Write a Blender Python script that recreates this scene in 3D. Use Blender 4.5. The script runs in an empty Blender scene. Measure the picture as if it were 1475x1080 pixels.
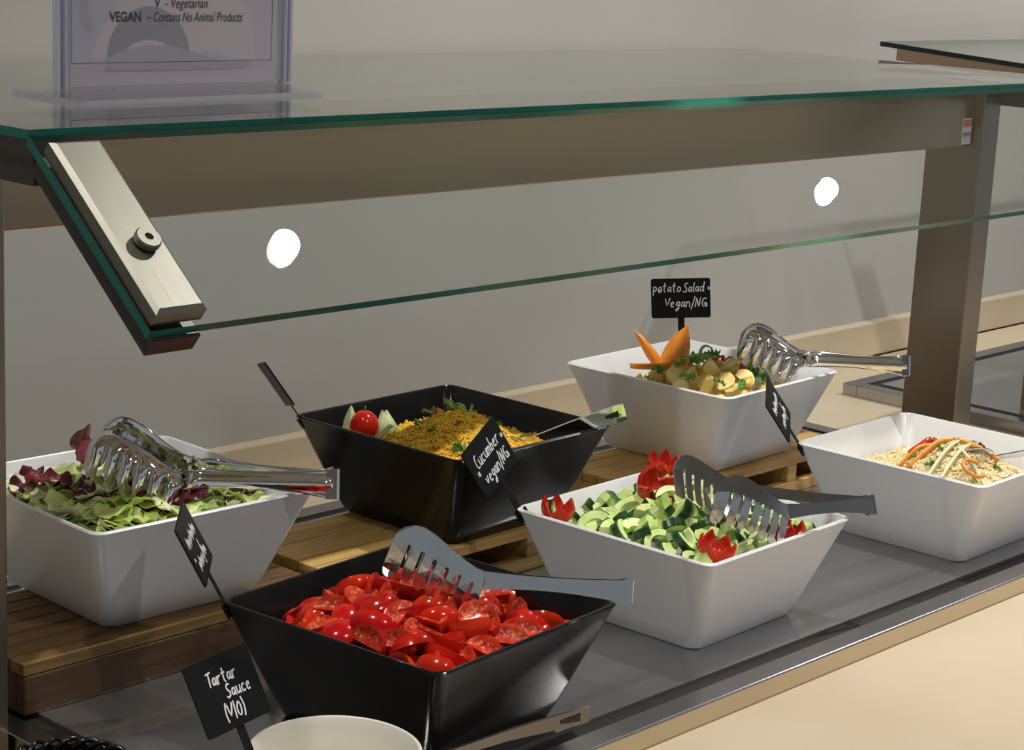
import bpy, bmesh, math, random
from mathutils import Vector, Matrix
R = math.radians
random.seed(11)
scene = bpy.context.scene
C = scene.collection

# ------------------------------------------------------------------ camera
def look_axes(yaw, pitch, roll):
    f = Vector((math.cos(yaw)*math.cos(pitch), math.sin(yaw)*math.cos(pitch), -math.sin(pitch)))
    r = Vector((math.sin(yaw), -math.cos(yaw), 0)); u = r.cross(f)
    return r*math.cos(roll)+u*math.sin(roll), u*math.cos(roll)-r*math.sin(roll), f
cr, cu, cf = look_axes(R(42.494147), R(12.626876), R(2.791566))
cam_data = bpy.data.cameras.new('camera'); cam = bpy.data.objects.new('camera', cam_data); C.objects.link(cam)
m = Matrix((cr, cu, -cf)).transposed().to_4x4(); m.translation = Vector((-1.208178, -1.288907, 0.707983))
cam.matrix_world = m
cam_data.sensor_fit = 'HORIZONTAL'; cam_data.sensor_width = 36.0; cam_data.lens = 2877.74/1475*36
cam_data.clip_start = 0.02
scene.camera = cam

# ------------------------------------------------------------------ world, exposure, light
world = bpy.data.worlds.new('world'); scene.world = world; world.use_nodes = True
world.node_tree.nodes['Background'].inputs[0].default_value = (0.78, 0.89, 1.0, 1)
world.node_tree.nodes['Background'].inputs[1].default_value = 0.25
scene.view_settings.view_transform = 'Standard'; scene.view_settings.look = 'None'
scene.view_settings.gamma = 1.0; scene.view_settings.use_curve_mapping = False
scene.view_settings.exposure = 0.28
CEIL = 1.70
DOWNLIGHTS = [(0.867, -0.115), (2.39, -0.119), (-0.655, -0.115), (-0.10, -1.30), (1.45, -1.30)]  # last two are unseen, added to light the food and bowl fronts
LAMP_W = {0: 76, 1: 92, 2: 38, 3: 38, 4: 36}
def lamp(name, loc, power, col, size=115, blend=0.6, rad=0.0245):
    l = bpy.data.lights.new(name, 'SPOT'); l.energy = power; l.color = col
    l.spot_size = R(size); l.spot_blend = blend; l.shadow_soft_size = rad
    o = bpy.data.objects.new(name, l); o.location = loc; C.objects.link(o); return o

# ------------------------------------------------------------------ materials
def mat(name, col, rough=0.5, metal=0.0, spec=0.5, **kw):
    mm = bpy.data.materials.new(name); mm.use_nodes = True
    b = mm.node_tree.nodes['Principled BSDF']
    b.inputs['Base Color'].default_value = (*col, 1); b.inputs['Roughness'].default_value = rough
    b.inputs['Metallic'].default_value = metal; b.inputs['Specular IOR Level'].default_value = spec
    for k, v in kw.items(): b.inputs[k.replace('_', ' ')].default_value = v
    return mm
def nodes(mm): return mm.node_tree.nodes, mm.node_tree.links, mm.node_tree.nodes['Principled BSDF']
def noise_col(mm, stops, scale=8.0, stretch=(1, 1, 1), detail=4, rough_noise=None, bump=0.0, bump_scale=None, space='Object', dist=0.0):
    n, l, b = nodes(mm)
    tc = n.new('ShaderNodeTexCoord'); mp = n.new('ShaderNodeMapping'); mp.inputs['Scale'].default_value = stretch
    l.new(tc.outputs[space], mp.inputs[0])
    nt = n.new('ShaderNodeTexNoise'); nt.inputs['Scale'].default_value = scale; nt.inputs['Detail'].default_value = detail
    nt.inputs['Distortion'].default_value = dist
    l.new(mp.outputs[0], nt.inputs['Vector'])
    cr_ = n.new('ShaderNodeValToRGB'); e = cr_.color_ramp.elements
    while len(e) > 1: e.remove(e[0])
    e[0].position, e[0].color = stops[0][0], (*stops[0][1], 1)
    for p, c in stops[1:]:
        x = e.new(p); x.color = (*c, 1)
    l.new(nt.outputs['Fac'], cr_.inputs[0]); l.new(cr_.outputs[0], b.inputs['Base Color'])
    if rough_noise:
        mr = n.new('ShaderNodeMapRange'); mr.inputs[3].default_value, mr.inputs[4].default_value = rough_noise
        l.new(nt.outputs['Fac'], mr.inputs[0]); l.new(mr.outputs[0], b.inputs['Roughness'])
    if bump:
        nb = n.new('ShaderNodeTexNoise'); nb.inputs['Scale'].default_value = bump_scale or scale; nb.inputs['Detail'].default_value = 3
        l.new(mp.outputs[0], nb.inputs['Vector'])
        bp = n.new('ShaderNodeBump'); bp.inputs['Strength'].default_value = bump; bp.inputs['Distance'].default_value = 0.002
        l.new(nb.outputs['Fac'], bp.inputs['Height']); l.new(bp.outputs[0], b.inputs['Normal'])
    return mm
def vary(mm, amount=0.25, hue=0.0):
    """each object gets its own small shift of the material's colour"""
    n, l, b = nodes(mm)
    oi = n.new('ShaderNodeObjectInfo'); hs = n.new('ShaderNodeHueSaturation')
    mr = n.new('ShaderNodeMapRange'); mr.inputs[3].default_value = 1-amount; mr.inputs[4].default_value = 1+amount
    l.new(oi.outputs['Random'], mr.inputs[0]); l.new(mr.outputs[0], hs.inputs['Value'])
    if hue:
        m2 = n.new('ShaderNodeMapRange'); m2.inputs[3].default_value = .5-hue; m2.inputs[4].default_value = .5+hue
        l.new(oi.outputs['Random'], m2.inputs[0]); l.new(m2.outputs[0], hs.inputs['Hue'])
    src = b.inputs['Base Color']
    if src.is_linked:
        s = src.links[0].from_socket; l.new(s, hs.inputs['Color'])
    else: hs.inputs['Color'].default_value = src.default_value
    l.new(hs.outputs[0], src); return mm
def glass_mat(name, tint, f0=0.04, rough=0.0):
    """clear pane: Schlick mirror reflection over straight transmission"""
    mm = bpy.data.materials.new(name); mm.use_nodes = True; n = mm.node_tree.nodes; l = mm.node_tree.links; n.clear()
    out = n.new('ShaderNodeOutputMaterial'); mix = n.new('ShaderNodeMixShader')
    tr = n.new('ShaderNodeBsdfTransparent'); tr.inputs[0].default_value = (*tint, 1)
    gl = n.new('ShaderNodeBsdfGlossy'); gl.inputs['Roughness'].default_value = rough; gl.inputs[0].default_value = (.86, .88, .85, 1)
    lw = n.new('ShaderNodeLayerWeight'); lw.inputs['Blend'].default_value = 0.5
    pw = n.new('ShaderNodeMath'); pw.operation = 'POWER'; pw.inputs[1].default_value = 5
    ma = n.new('ShaderNodeMath'); ma.operation = 'MULTIPLY_ADD'; ma.inputs[1].default_value = 1-f0; ma.inputs[2].default_value = f0
    l.new(lw.outputs['Facing'], pw.inputs[0]); l.new(pw.outputs[0], ma.inputs[0]); l.new(ma.outputs[0], mix.inputs[0])
    l.new(tr.outputs[0], mix.inputs[1]); l.new(gl.outputs[0], mix.inputs[2]); l.new(mix.outputs[0], out.inputs[0])
    return mm

M = {}
M['wall'] = noise_col(mat('wall_paint', (.6, .57, .53), .8), [(.3, (.43, .415, .40)), (.7, (.46, .445, .43))], 3, bump=.05, bump_scale=300)
M['cream'] = noise_col(mat('cream_stone', (.8, .7, .5), .35), [(.3, (.56, .46, .325)), (.7, (.61, .515, .375))], 6, detail=6)
M['ceiling'] = mat('ceiling_paint', (.62, .60, .57), .9)
M['floor'] = noise_col(mat('floor_wood', (.2, .11, .05), .4), [(.3, (.20, .115, .055)), (.7, (.27, .16, .08))], 3, (1, 8, 1))
M['cabinet'] = noise_col(mat('cabinet_wood', (.3, .2, .1), .5), [(.3, (.28, .18, .09)), (.7, (.36, .24, .13))], 4, (1, 1, 8))
def steel(name, col, rough, stretch, aniso=0.0, lo=-.06, hi=.08):
    mm = mat(name, col, rough, 1.0); n, l, b = nodes(mm)
    tc = n.new('ShaderNodeTexCoord'); mp = n.new('ShaderNodeMapping'); mp.inputs['Scale'].default_value = stretch
    nt = n.new('ShaderNodeTexNoise'); nt.inputs['Scale'].default_value = 60; nt.inputs['Detail'].default_value = 3
    l.new(tc.outputs['Object'], mp.inputs[0]); l.new(mp.outputs[0], nt.inputs['Vector'])
    mr = n.new('ShaderNodeMapRange'); mr.inputs[3].default_value = rough+lo; mr.inputs[4].default_value = rough+hi
    l.new(nt.outputs['Fac'], mr.inputs[0]); l.new(mr.outputs[0], b.inputs['Roughness'])
    bp = n.new('ShaderNodeBump'); bp.inputs['Strength'].default_value = .012; bp.inputs['Distance'].default_value = .001
    l.new(nt.outputs['Fac'], bp.inputs['Height']); l.new(bp.outputs[0], b.inputs['Normal'])
    return mm
M['steel_h'] = steel('brushed_steel_lengthwise', (.42, .315, .215), .26, (.15, 12, 12), 0, -.015, .02)
M['steel_v'] = steel('brushed_steel_upright', (.31, .265, .22), .30, (12, 12, .15))
M['steel_clamp'] = steel('satin_clamp_steel', (.23, .225, .19), .45, (10, .3, .3))
M['tong_steel'] = steel('tong_steel', (.60, .58, .56), .15, (1, 1, 1))
M['dark_spoon'] = mat('dark_reflection_spoon_steel', (.22, .20, .19), .18, 1.0)  # base colour darkened in place of a dark reflection on the handle
M['chrome'] = mat('polished_chrome', (.80, .80, .80), .06, 1.0)
M['dark_arm'] = mat('dark_arm_steel', (.06, .055, .05), .35, .6)
def plate_mat():
    mm = mat('grey_plate', (.1, .1, .11), .25, .85, .6)
    noise_col(mm, [(.35, (.36, .36, .37)), (.65, (.46, .46, .47))], 5, (.6, 4, 1), detail=5, rough_noise=(.04, .20), dist=.6)
    return mm
M['plate'] = plate_mat()
M['rim_steel'] = steel('rim_steel', (.42, .41, .42), .22, (.1, 10, 10))
M['gasket'] = mat('dark_gasket', (.012, .011, .010), .5)
M['edge_steel'] = steel('edge_steel', (.62, .54, .42), .3, (.1, 10, 10))
M['white_melamine'] = mat('white_melamine', (.80, .80, .82), .22, 0, .5)
M['black_melamine'] = noise_col(mat('black_melamine', (.006, .006, .006), .18, 0, .32), [(.45, (.005, .005, .0055)), (.75, (.011, .011, .012))], 22, detail=6, rough_noise=(.12, .26))
M['glass'] = glass_mat('clear_glass', (.965, .985, .975)); M['glass_under'] = glass_mat('clear_glass_underside', (.99, 1, .995), .004)
def edge_glass():
    mm = mat('green_glass_edge', (.004, .07, .05), .2, 0, .3); 
    noise_col(mm, [(.35, (.004, .085, .065)), (.60, (.012, .16, .12)), (.70, (.09, .50, .37))], 3.2, (1, .1, .1), detail=2)  # brightest stop paints highlights along the edge into the colour
    return mm
M['glass_edge'] = edge_glass()
M['glass_dark'] = mat('dark_glass_edge', (.002, .008, .007), .12)
M['acrylic'] = glass_mat('clear_acrylic', (.93, .92, .96), .05, .02)
M['acrylic_edge'] = mat('acrylic_edge', (.45, .48, .58), .15, 0, .6, Alpha=.55)
M['paper'] = noise_col(mat('printed_paper', (.6, .56, .56), .7), [(.3, (.62, .58, .585)), (.7, (.67, .63, .63))], 9)
M['print_dark'] = mat('print_grey', (.42, .40, .395), .7)
M['print_light'] = mat('print_cream', (.74, .66, .59), .7)
M['print_mid'] = mat('print_mid_grey', (.53, .51, .505), .7)
M['ink'] = mat('black_ink', (.02, .018, .018), .6)
def wood(name, a, b_, rough=.5):
    return vary(noise_col(mat(name, a, rough), [(.28, a), (.55, b_), (.75, tuple(x*1.12 for x in b_))], 5, (1.2, 22, 22), detail=7, bump=.12, bump_scale=8, dist=.3), .16, .008)
M['wood'] = wood('acacia_slat', (.46, .27, .075), (.64, .41, .135))
M['wood_dark'] = wood('acacia_dark', (.045, .021, .008), (.085, .040, .015))
M['card'] = mat('black_label_card', (.006, .006, .007), .45, 0, .22)
M['chalk'] = mat('white_marker', (.80, .82, .84), .7)
M['tomato_skin'] = vary(noise_col(mat('tomato_skin', (.6, .02, .01), .16, 0, .35), [(.3, (.50, .010, .004)), (.7, (.66, .032, .008))], 30), .15, .006)
def tomato_flesh():
    mm = mat('tomato_flesh', (.75, .12, .05), .18, 0, .4)
    noise_col(mm, [(.34, (.42, .018, .007)), (.5, (.58, .045, .016)), (.60, (.74, .16, .05)), (.70, (.86, .46, .16))], 230, detail=3, bump=.9, bump_scale=300)
    return vary(mm, .12)
M['tomato_flesh'] = tomato_flesh()
M['cuke_skin'] = vary(noise_col(mat('cucumber_skin', (.02, .09, .02), .3), [(.35, (.008, .04, .010)), (.6, (.022, .095, .020)), (.75, (.10, .24, .05))], 70, (1, 1, .2)), .3)
M['cuke_flesh'] = vary(noise_col(mat('cucumber_flesh', (.6, .75, .3), .42, 0, .3), [(.3, (.50, .70, .14)), (.55, (.72, .84, .32)), (.75, (.86, .90, .54))], 60), .10, .01)
M['cuke_core'] = vary(noise_col(mat('cucumber_core', (.75, .8, .5), .3), [(.3, (.62, .75, .33)), (.7, (.83, .87, .58))], 70), .1)
def leafmat(name, stops, v=.15, h=.01, scale=26):
    return vary(noise_col(mat(name, (.5, .6, .2), .38), stops, scale, (1, 3, 1), detail=5, bump=.25, bump_scale=90), v, h)
M['lettuce'] = leafmat('lettuce_green', [(.3, (.46, .64, .11)), (.55, (.68, .78, .26)), (.8, (.86, .86, .50))], .10)
M['lettuce_pale'] = leafmat('lettuce_pale', [(.3, (.74, .80, .36)), (.55, (.86, .87, .58)), (.8, (.92, .92, .78))], .06)
M['radicchio'] = leafmat('radicchio_red', [(.3, (.07, .006, .016)), (.6, (.16, .012, .035)), (.85, (.45, .16, .19))], .25)
M['herb'] = leafmat('herb_green', [(.3, (.06, .20, .02)), (.6, (.14, .36, .05)), (.85, (.30, .52, .14))], .2)
M['onion'] = leafmat('spring_onion', [(.3, (.18, .40, .06)), (.6, (.34, .58, .14)), (.85, (.62, .76, .36))], .2)
M['potato'] = vary(noise_col(mat('potato_flesh', (.75, .55, .15), .4), [(.3, (.74, .52, .12)), (.55, (.84, .68, .26)), (.75, (.88, .78, .44))], 45, bump=.3, bump_scale=90), .14)
M['potato_skin'] = vary(noise_col(mat('potato_skin', (.5, .3, .06), .35), [(.3, (.48, .28, .04)), (.55, (.70, .46, .08)), (.8, (.80, .60, .16))], 40), .2)
M['carrot'] = vary(noise_col(mat('carrot_orange', (.85, .3, .02), .35), [(.3, (.78, .22, .012)), (.7, (.90, .36, .03))], 22, (6, 1, 1)), .08)
M['pepper_red'] = mat('pepper_red', (.58, .05, .02), .2)
M['courgette'] = noise_col(mat('courgette_strip', (.8, .8, .5), .4), [(.3, (.72, .74, .40)), (.7, (.86, .84, .62))], 20, (1, 6, 6))
M['aubergine'] = mat('dark_purple_skin', (.05, .010, .014), .2)
M['yellow_grain'] = noise_col(mat('yellow_couscous', (.8, .5, .05), .45), [(.25, (.74, .38, .012)), (.5, (.90, .56, .03)), (.75, (.94, .70, .12))], 120)
M['pale_grain'] = noise_col(mat('pale_couscous', (.8, .65, .35), .5), [(.25, (.72, .56, .25)), (.5, (.86, .73, .42)), (.75, (.93, .85, .60))], 120)
M['sauce_white'] = mat('sauce_bowl_white', (.78, .74, .66), .3)
M['sauce'] = mat('tartar_sauce', (.75, .70, .58), .4)
M['lamp_glow'] = bpy.data.materials.new('lamp_glow'); M['lamp_glow'].use_nodes = True
_n = M['lamp_glow'].node_tree.nodes; _n.clear()
_e = _n.new('ShaderNodeEmission'); _e.inputs[0].default_value = (1, .96, .90, 1); _e.inputs[1].default_value = 60
_o = _n.new('ShaderNodeOutputMaterial'); M['lamp_glow'].node_tree.links.new(_e.outputs[0], _o.inputs[0])
M['white_trim'] = mat('lamp_trim', (.10, .10, .10), .5)
M['sticker'] = mat('sticker_white', (.42, .42, .43), .6); M['sticker_red'] = mat('sticker_red', (.42, .08, .08), .6); M['sticker_blue'] = mat('sticker_blue', (.10, .14, .35), .6)

# ------------------------------------------------------------------ mesh helpers
class MB:
    def __init__(s): s.v, s.f, s.m = [], [], []
    def add(s, vs, fs, mi=0):
        o = len(s.v); s.v += [tuple(x) for x in vs]; s.f += [tuple(i+o for i in f) for f in fs]; s.m += [mi]*len(fs); return s
    def box(s, a, b, mi=0, bev=0.0):
        (x0, y0, z0), (x1, y1, z1) = a, b
        if bev <= 0:
            return s.add([(x0,y0,z0),(x1,y0,z0),(x1,y1,z0),(x0,y1,z0),(x0,y0,z1),(x1,y0,z1),(x1,y1,z1),(x0,y1,z1)],
                     [(3,2,1,0),(4,5,6,7),(0,1,5,4),(1,2,6,5),(2,3,7,6),(3,0,4,7)], mi)
        bm = bmesh.new(); bmesh.ops.create_cube(bm, size=1)
        for v in bm.verts: v.co = Vector(((x0+x1)/2+v.co.x*(x1-x0), (y0+y1)/2+v.co.y*(y1-y0), (z0+z1)/2+v.co.z*(z1-z0)))
        bmesh.ops.bevel(bm, geom=bm.edges[:], offset=bev, segments=2, profile=.5, affect='EDGES')
        bm.verts.index_update(); s.add([v.co[:] for v in bm.verts], [[v.index for v in f.verts] for f in bm.faces], mi); bm.free(); return s
    def tube(s, pts, rad, n=8, mi=0, caps=True):
        pts = [Vector(p) for p in pts]; rs = rad if isinstance(rad, (list, tuple)) else [rad]*len(pts)
        vs, fs = [], []
        for i, p in enumerate(pts):
            t = (pts[min(i+1, len(pts)-1)]-pts[max(i-1, 0)]).normalized()
            a = t.cross(Vector((0,0,1))); a = a.normalized() if a.length > 1e-4 else Vector((1,0,0)); b = t.cross(a)
            for k in range(n):
                an = 2*math.pi*k/n; vs.append(p+(a*math.cos(an)+b*math.sin(an))*rs[i])
        for i in range(len(pts)-1):
            for k in range(n): fs.append((i*n+k, i*n+(k+1)%n, (i+1)*n+(k+1)%n, (i+1)*n+k))
        if caps: fs += [tuple(range(n-1, -1, -1)), tuple(range((len(pts)-1)*n, len(pts)*n))]
        return s.add(vs, fs, mi)
    def ribbon(s, pts, w, up, th=0.001, mi=0):
        """flat band along pts: half-width list w, 'up' is the width direction"""
        pts = [Vector(p) for p in pts]; ws = w if isinstance(w, (list, tuple)) else [w]*len(pts); up = Vector(up).normalized()
        vs, fs = [], []
        for i, p in enumerate(pts):
            t = (pts[min(i+1, len(pts)-1)]-pts[max(i-1, 0)]).normalized()
            nn = t.cross(up).normalized(); wd = nn.cross(t).normalized()
            for a, b in ((-1,-1),(1,-1),(1,1),(-1,1)): vs.append(p+wd*a*ws[i]+nn*b*th/2)
        for i in range(len(pts)-1):
            for k in range(4): fs.append((i*4+k, i*4+(k+1)%4, (i+1)*4+(k+1)%4, (i+1)*4+k))
        q = (len(pts)-1)*4; fs += [(3,2,1,0), (q,q+1,q+2,q+3)]
        return s.add(vs, fs, mi)
    def lathe(s, prof, n=32, mi=0, c=(0,0,0)):
        vs, fs = [], []
        for r_, z in prof:
            for k in range(n): a = 2*math.pi*k/n; vs.append((c[0]+r_*math.cos(a), c[1]+r_*math.sin(a), c[2]+z))
        for i in range(len(prof)-1):
            for k in range(n): fs.append((i*n+k, i*n+(k+1)%n, (i+1)*n+(k+1)%n, (i+1)*n+k))
        return s.add(vs, fs, mi)
    def mesh(s, name, mats, smooth=False):
        me = bpy.data.meshes.new(name); me.from_pydata(s.v, [], s.f)
        for x in (mats if isinstance(mats, (list, tuple)) else [mats]): me.materials.append(x)
        me.polygons.foreach_set('material_index', s.m)
        bm = bmesh.new(); bm.from_mesh(me); bmesh.ops.recalc_face_normals(bm, faces=bm.faces[:]); bm.to_mesh(me); bm.free()
        if smooth: me.shade_smooth() if smooth is True else (me.shade_smooth(), me.set_sharp_from_angle(angle=R(smooth)))
        me.update(); return me
    def build(s, name, mats, parent=None, smooth=False, loc=None, rot=None):
        return link(name, s.mesh(name, mats, smooth), parent, loc, rot)
def link(name, me, parent=None, loc=None, rot=None):
    o = bpy.data.objects.new(name, me); C.objects.link(o)
    if parent: o.parent = parent
    if loc is not None: o.location = loc
    if rot is not None: o.rotation_euler = rot
    return o
def thing(name, loc=(0,0,0), rz=0, label=None, cat=None, group=None):
    o = bpy.data.objects.new(name, None); C.objects.link(o); o.location = loc; o.rotation_euler = (0,0,rz); o.empty_display_size = .02
    if label: tag(o, label, cat, group)
    return o
def tag(o, label, cat, group=None):
    o['label'] = label; o['category'] = cat
    if group: o['group'] = group
    return o
def struct(o, label=None):
    o['kind'] = 'structure'
    if label: o['label'] = label
    return o
def B1(a, b, bev=0): return MB().box(a, b, 0, bev)

# ------------------------------------------------------------------ the room
WZ = -0.02                                                  # worktop level; the raised serving plate is z = 0
struct(B1((-4, .652, -.92), (6.5, .75, CEIL)).build('wall_back', M['wall']), 'plain warm grey wall behind the buffet')
struct(B1((-4, -6, CEIL), (6.5, .75, CEIL+.05)).build('ceiling', M['ceiling']), 'plain pale ceiling above the buffet')
struct(B1((-4, -6, -.97), (6.5, .75, -.92)).build('floor', M['floor']), 'brown wooden floor in front of the buffet')
struct(B1((-4, .630, WZ), (6.5, .652, .043), .003).build('trim_1', M['cream']), 'cream stone upstand running along the foot of the wall')
t = thing('buffet_counter', (1.2, 0, -.92), 0, 'long cream stone buffet worktop on a wooden base', 'counter')
B1((-3.6, -.75, .86), (3.9, .630, .90), .004).build('worktop', M['cream'], t)
for k in range(6): B1((-3.5+k*1.22, -.66, .10), (-2.29+k*1.22, -.62, .855), .003).build('front_panel', M['cabinet'], t)
B1((-3.5, -.62, .0), (3.8, .62, .86)).build('base', M['cabinet'], t)

for i, (x, y) in enumerate(DOWNLIGHTS):
    t = thing('ceiling_downlight', (x, y, CEIL), 0, ['round recessed downlight mirrored as the left bright disc in the slanted glass',
        'round recessed downlight mirrored as the right bright disc in the slanted glass', 'round recessed downlight above the left end of the buffet', 'unseen downlight added over the floor to light the food, nearer the left', 'unseen downlight added over the floor to light the food, nearer the right'][i], 'downlight', 'ceiling downlights')
    MB().lathe([(.0240, -.001), (.0250, -.003), (.0270, -.003), (.0275, .001)], 32).build('trim_ring', M['white_trim'], t, True)
    MB().add([(.0240*math.cos(2*math.pi*k/32), .0240*math.sin(2*math.pi*k/32), -.0015) for k in range(32)], [tuple(range(32))]).build('lens', M['lamp_glow'], t)
    lamp('downlight_beam', (x, y, CEIL-.006), LAMP_W[i], (1.0, .965, .92)).parent = None

# ------------------------------------------------------------------ serving plates set into the worktop
def serving_plate(label, x0, x1, y0, y1):
    t = thing('serving_plate', (x0, y0, WZ), 0, label, 'hot plate'); w, d = x1-x0, y1-y0; h = -WZ
    B1((.045, .045, .0), (w-.045, d-.045, h)).build('plate', M['plate'], t)
    for a, b in (((0, 0), (w, .027)), ((0, d-.027), (w, d)), ((0, .027), (.027, d-.027)), ((w-.027, .027), (w, d-.027))):
        MB().box((a[0], a[1], 0), (b[0], b[1], h), 0, .0015).build('rim', M['rim_steel'], t)
    for a, b in (((.027, .027), (w-.027, .045)), ((.027, d-.045), (w-.027, d-.027)), ((.027, .045), (.045, d-.045)), ((w-.045, .045), (w-.027, d-.045))):
        MB().box((a[0], a[1], 0), (b[0], b[1], h-.004)).build('gasket', M['gasket'], t)
    MB().box((-.002, -.0025, .0), (w+.002, -.0005, h-.001)).build('edge_trim', M['edge_steel'], t)
    return t
serving_plate('dark grey serving plate with steel rim under the salad bowls', -.292, 1.262, -.232, .487)
serving_plate('light steel serving plate beyond the right upright, partly hidden', 1.540, 3.0, -.232, .487)

# ------------------------------------------------------------------ sneeze guards
PN = Vector((0, -.6357, .7719)); PD = Vector((0, -.7719, -.6357))       # slanted pane: normal, downward direction
def pane_pt(x, s, n): p = Vector((x, .012, .541))+PD*s+PN*n; return p
def pane_box(mb, x0, x1, s0, s1, n0, n1, mi=0, mi_edge=None):
    vs = [pane_pt(x, s, n) for n in (n0, n1) for s in (s0, s1) for x in (x0, x1)]
    mb.add(vs, [(0,1,3,2)], mi if mi_edge is None else 2); mb.add(vs, [(4,6,7,5)], mi)
    mb.add(vs, [(0,4,5,1), (2,3,7,6), (0,2,6,4), (1,5,7,3)], mi if mi_edge is None else mi_edge); return mb
def slab(mb, x0, x1, y0, y1, z0, z1, rad=.0, me=1, tilt=0.0):
    """horizontal glass sheet, faces material 0, edge material 'me'; back corners rounded"""
    pts = [(x0, y0), (x1, y0)]
    if rad:
        pts += [(x1-rad+rad*math.cos(a), y1-rad+rad*math.sin(a)) for a in [R(q) for q in range(0, 91, 15)]]
        pts += [(x0+rad-rad*math.sin(a), y1-rad+rad*math.cos(a)) for a in [R(q) for q in range(0, 91, 15)]]
    else: pts += [(x1, y1), (x0, y1)]
    n = len(pts); zf = lambda y: (y-y0)*tilt
    vs = [(x, y, z0+zf(y)) for x, y in pts]+[(x, y, z1+zf(y)) for x, y in pts]
    mb.add(vs, [tuple(range(n-1, -1, -1))], 2 if me else 0); mb.add(vs, [tuple(range(n, 2*n))], 0)
    for i in range(n): mb.add([vs[i], vs[(i+1) % n], vs[n+(i+1) % n], vs[n+i]], [(0, 1, 2, 3)], me if (i == 0 or i == n-1 or not rad) else 0)
    return mb
def bracket(t, x0, x1):
    """clamped end bracket: arm under the top glass, bars either side of the slanted pane, bolt"""
    B1((x0+.004, .010, .497), (x1-.004, .135, .5325), .001).build('arm', M['dark_arm'], t)
    mb = MB(); pane_box(mb, x0+.002, x1, .022, .207, -.024, -.0085); mb.build('clamp_bar', M['dark_arm'], t)
    mb = MB()
    for (s0, s1) in ((.026, .199),):
        a = [(x0, s0), (x1, s0), (x1, s1), (x0, s1)]; q = .004
        vs = [pane_pt(x, s, .0005) for x, s in a]+[pane_pt(x, s, .012) for x, s in a]
        ins = [(x0+q, s0+q), (x1-q, s0+q), (x1-q, s1-q), (x0+q, s1-q)]
        vs += [pane_pt(x, s, .015) for x, s in ins]
        mb.add(vs, [(0,1,2,3)]+[(i, (i+1)%4, 4+(i+1)%4, 4+i) for i in range(4)]+[(4+i, 4+(i+1)%4, 8+(i+1)%4, 8+i) for i in range(4)]+[(8,9,10,11)])
    mb.build('clamp_plate', M['steel_clamp'], t)
    # bolt: washer disc on a stub with a socket
    c = pane_pt((x0+x1)/2+.003, .134, .0); ex = Vector((1,0,0)); ey = PN.cross(ex)
    mb = MB(); vs, fs = [], []; n = 24
    for r_, h in ((.0065,.014),(.0065,.0165),(.0100,.017),(.0105,.018),(.0105,.0215),(.0095,.0228),(.0035,.0228),(.0030,.0195)):
        vs += [c+ex*r_*math.cos(2*math.pi*k/n)+ey*r_*math.sin(2*math.pi*k/n)+PN*h for k in range(n)]
    for i in range(7):
        for k in range(n): fs.append((i*n+k, i*n+(k+1)%n, (i+1)*n+(k+1)%n, (i+1)*n+k))
    fs.append(tuple(range(7*n, 8*n))); mb.add(vs, fs); mb.build('bolt', M['steel_clamp'], t, 35)
g = thing('sneeze_guard', (0, 0, WZ), 0, 'glass sneeze guard with slanted front pane over the salad bowls', 'sneeze guard')
gp = thing('_'); bpy.data.objects.remove(gp)
def gpart(o): o.location = Vector((0, 0, -WZ)); return o      # parts are modelled in counter coordinates
kids0 = set(bpy.data.objects)
for x0, x1 in ((-.342, -.2955), (1.2668, 1.3118)):
    B1((x0, .12, WZ), (x1, .207, .532), .0015).build('upright_post', M['steel_v'], g)
B1((-.2955, .135, .4415), (1.2668, .200, .532), .0015).build('beam', M['steel_h'], g)
slab(MB(), -.347, 1.36, .0085, .605, .5335, .5410, .10).build('top_glass', [M['glass'], M['glass_edge'], M['glass_under']], g)
mb = MB(); pane_box(mb, -.347, 1.36, .008, .2035, -.008, 0.0, 0, 1); mb.build('front_glass', [M['glass'], M['glass_edge'], M['glass_under']], g)
bracket(g, -.345, -.299); bracket(g, 1.312, 1.358)
st = B1((1.2385, .1342, .4445), (1.262, .1349, .480)).build('sticker', M['sticker'], g)
B1((1.2395, .1338, .470), (1.261, .1343, .4785)).build('red_print', M['sticker_red'], st)
B1((1.2395, .1338, .457), (1.261, .1343, .461)).build('blue_print', M['sticker_blue'], st)
for o in set(bpy.data.objects)-kids0:
    if o.parent == g: gpart(o)
g2 = thing('sneeze_guard', (0, 0, .0005), 0, 'neighbouring sneeze guard whose dark glass corner shows at the upper right', 'sneeze guard')
kids0 = set(bpy.data.objects)
slab(MB(), 1.545, 3.0, .0, .475, .5235, .531, .0, 1, .058).build('top_glass', [M['glass'], M['glass_dark'], M['glass_under']], g2)
mb = MB(); slab(mb, 1.556, 1.60, .01, .45, .505, .523, 0, 0, .058); mb.build('arm', M['steel_h'], g2)
B1((1.622, .12, .0005), (1.667, .207, .53), .0015).build('upright_post', M['steel_v'], g2)
B1((1.667, .135, .445), (3.0, .20, .53), .0015).build('beam', M['steel_h'], g2)
for o in set(bpy.data.objects)-kids0:
    if o.parent == g2: o.location = (0, 0, -.0005)

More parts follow.
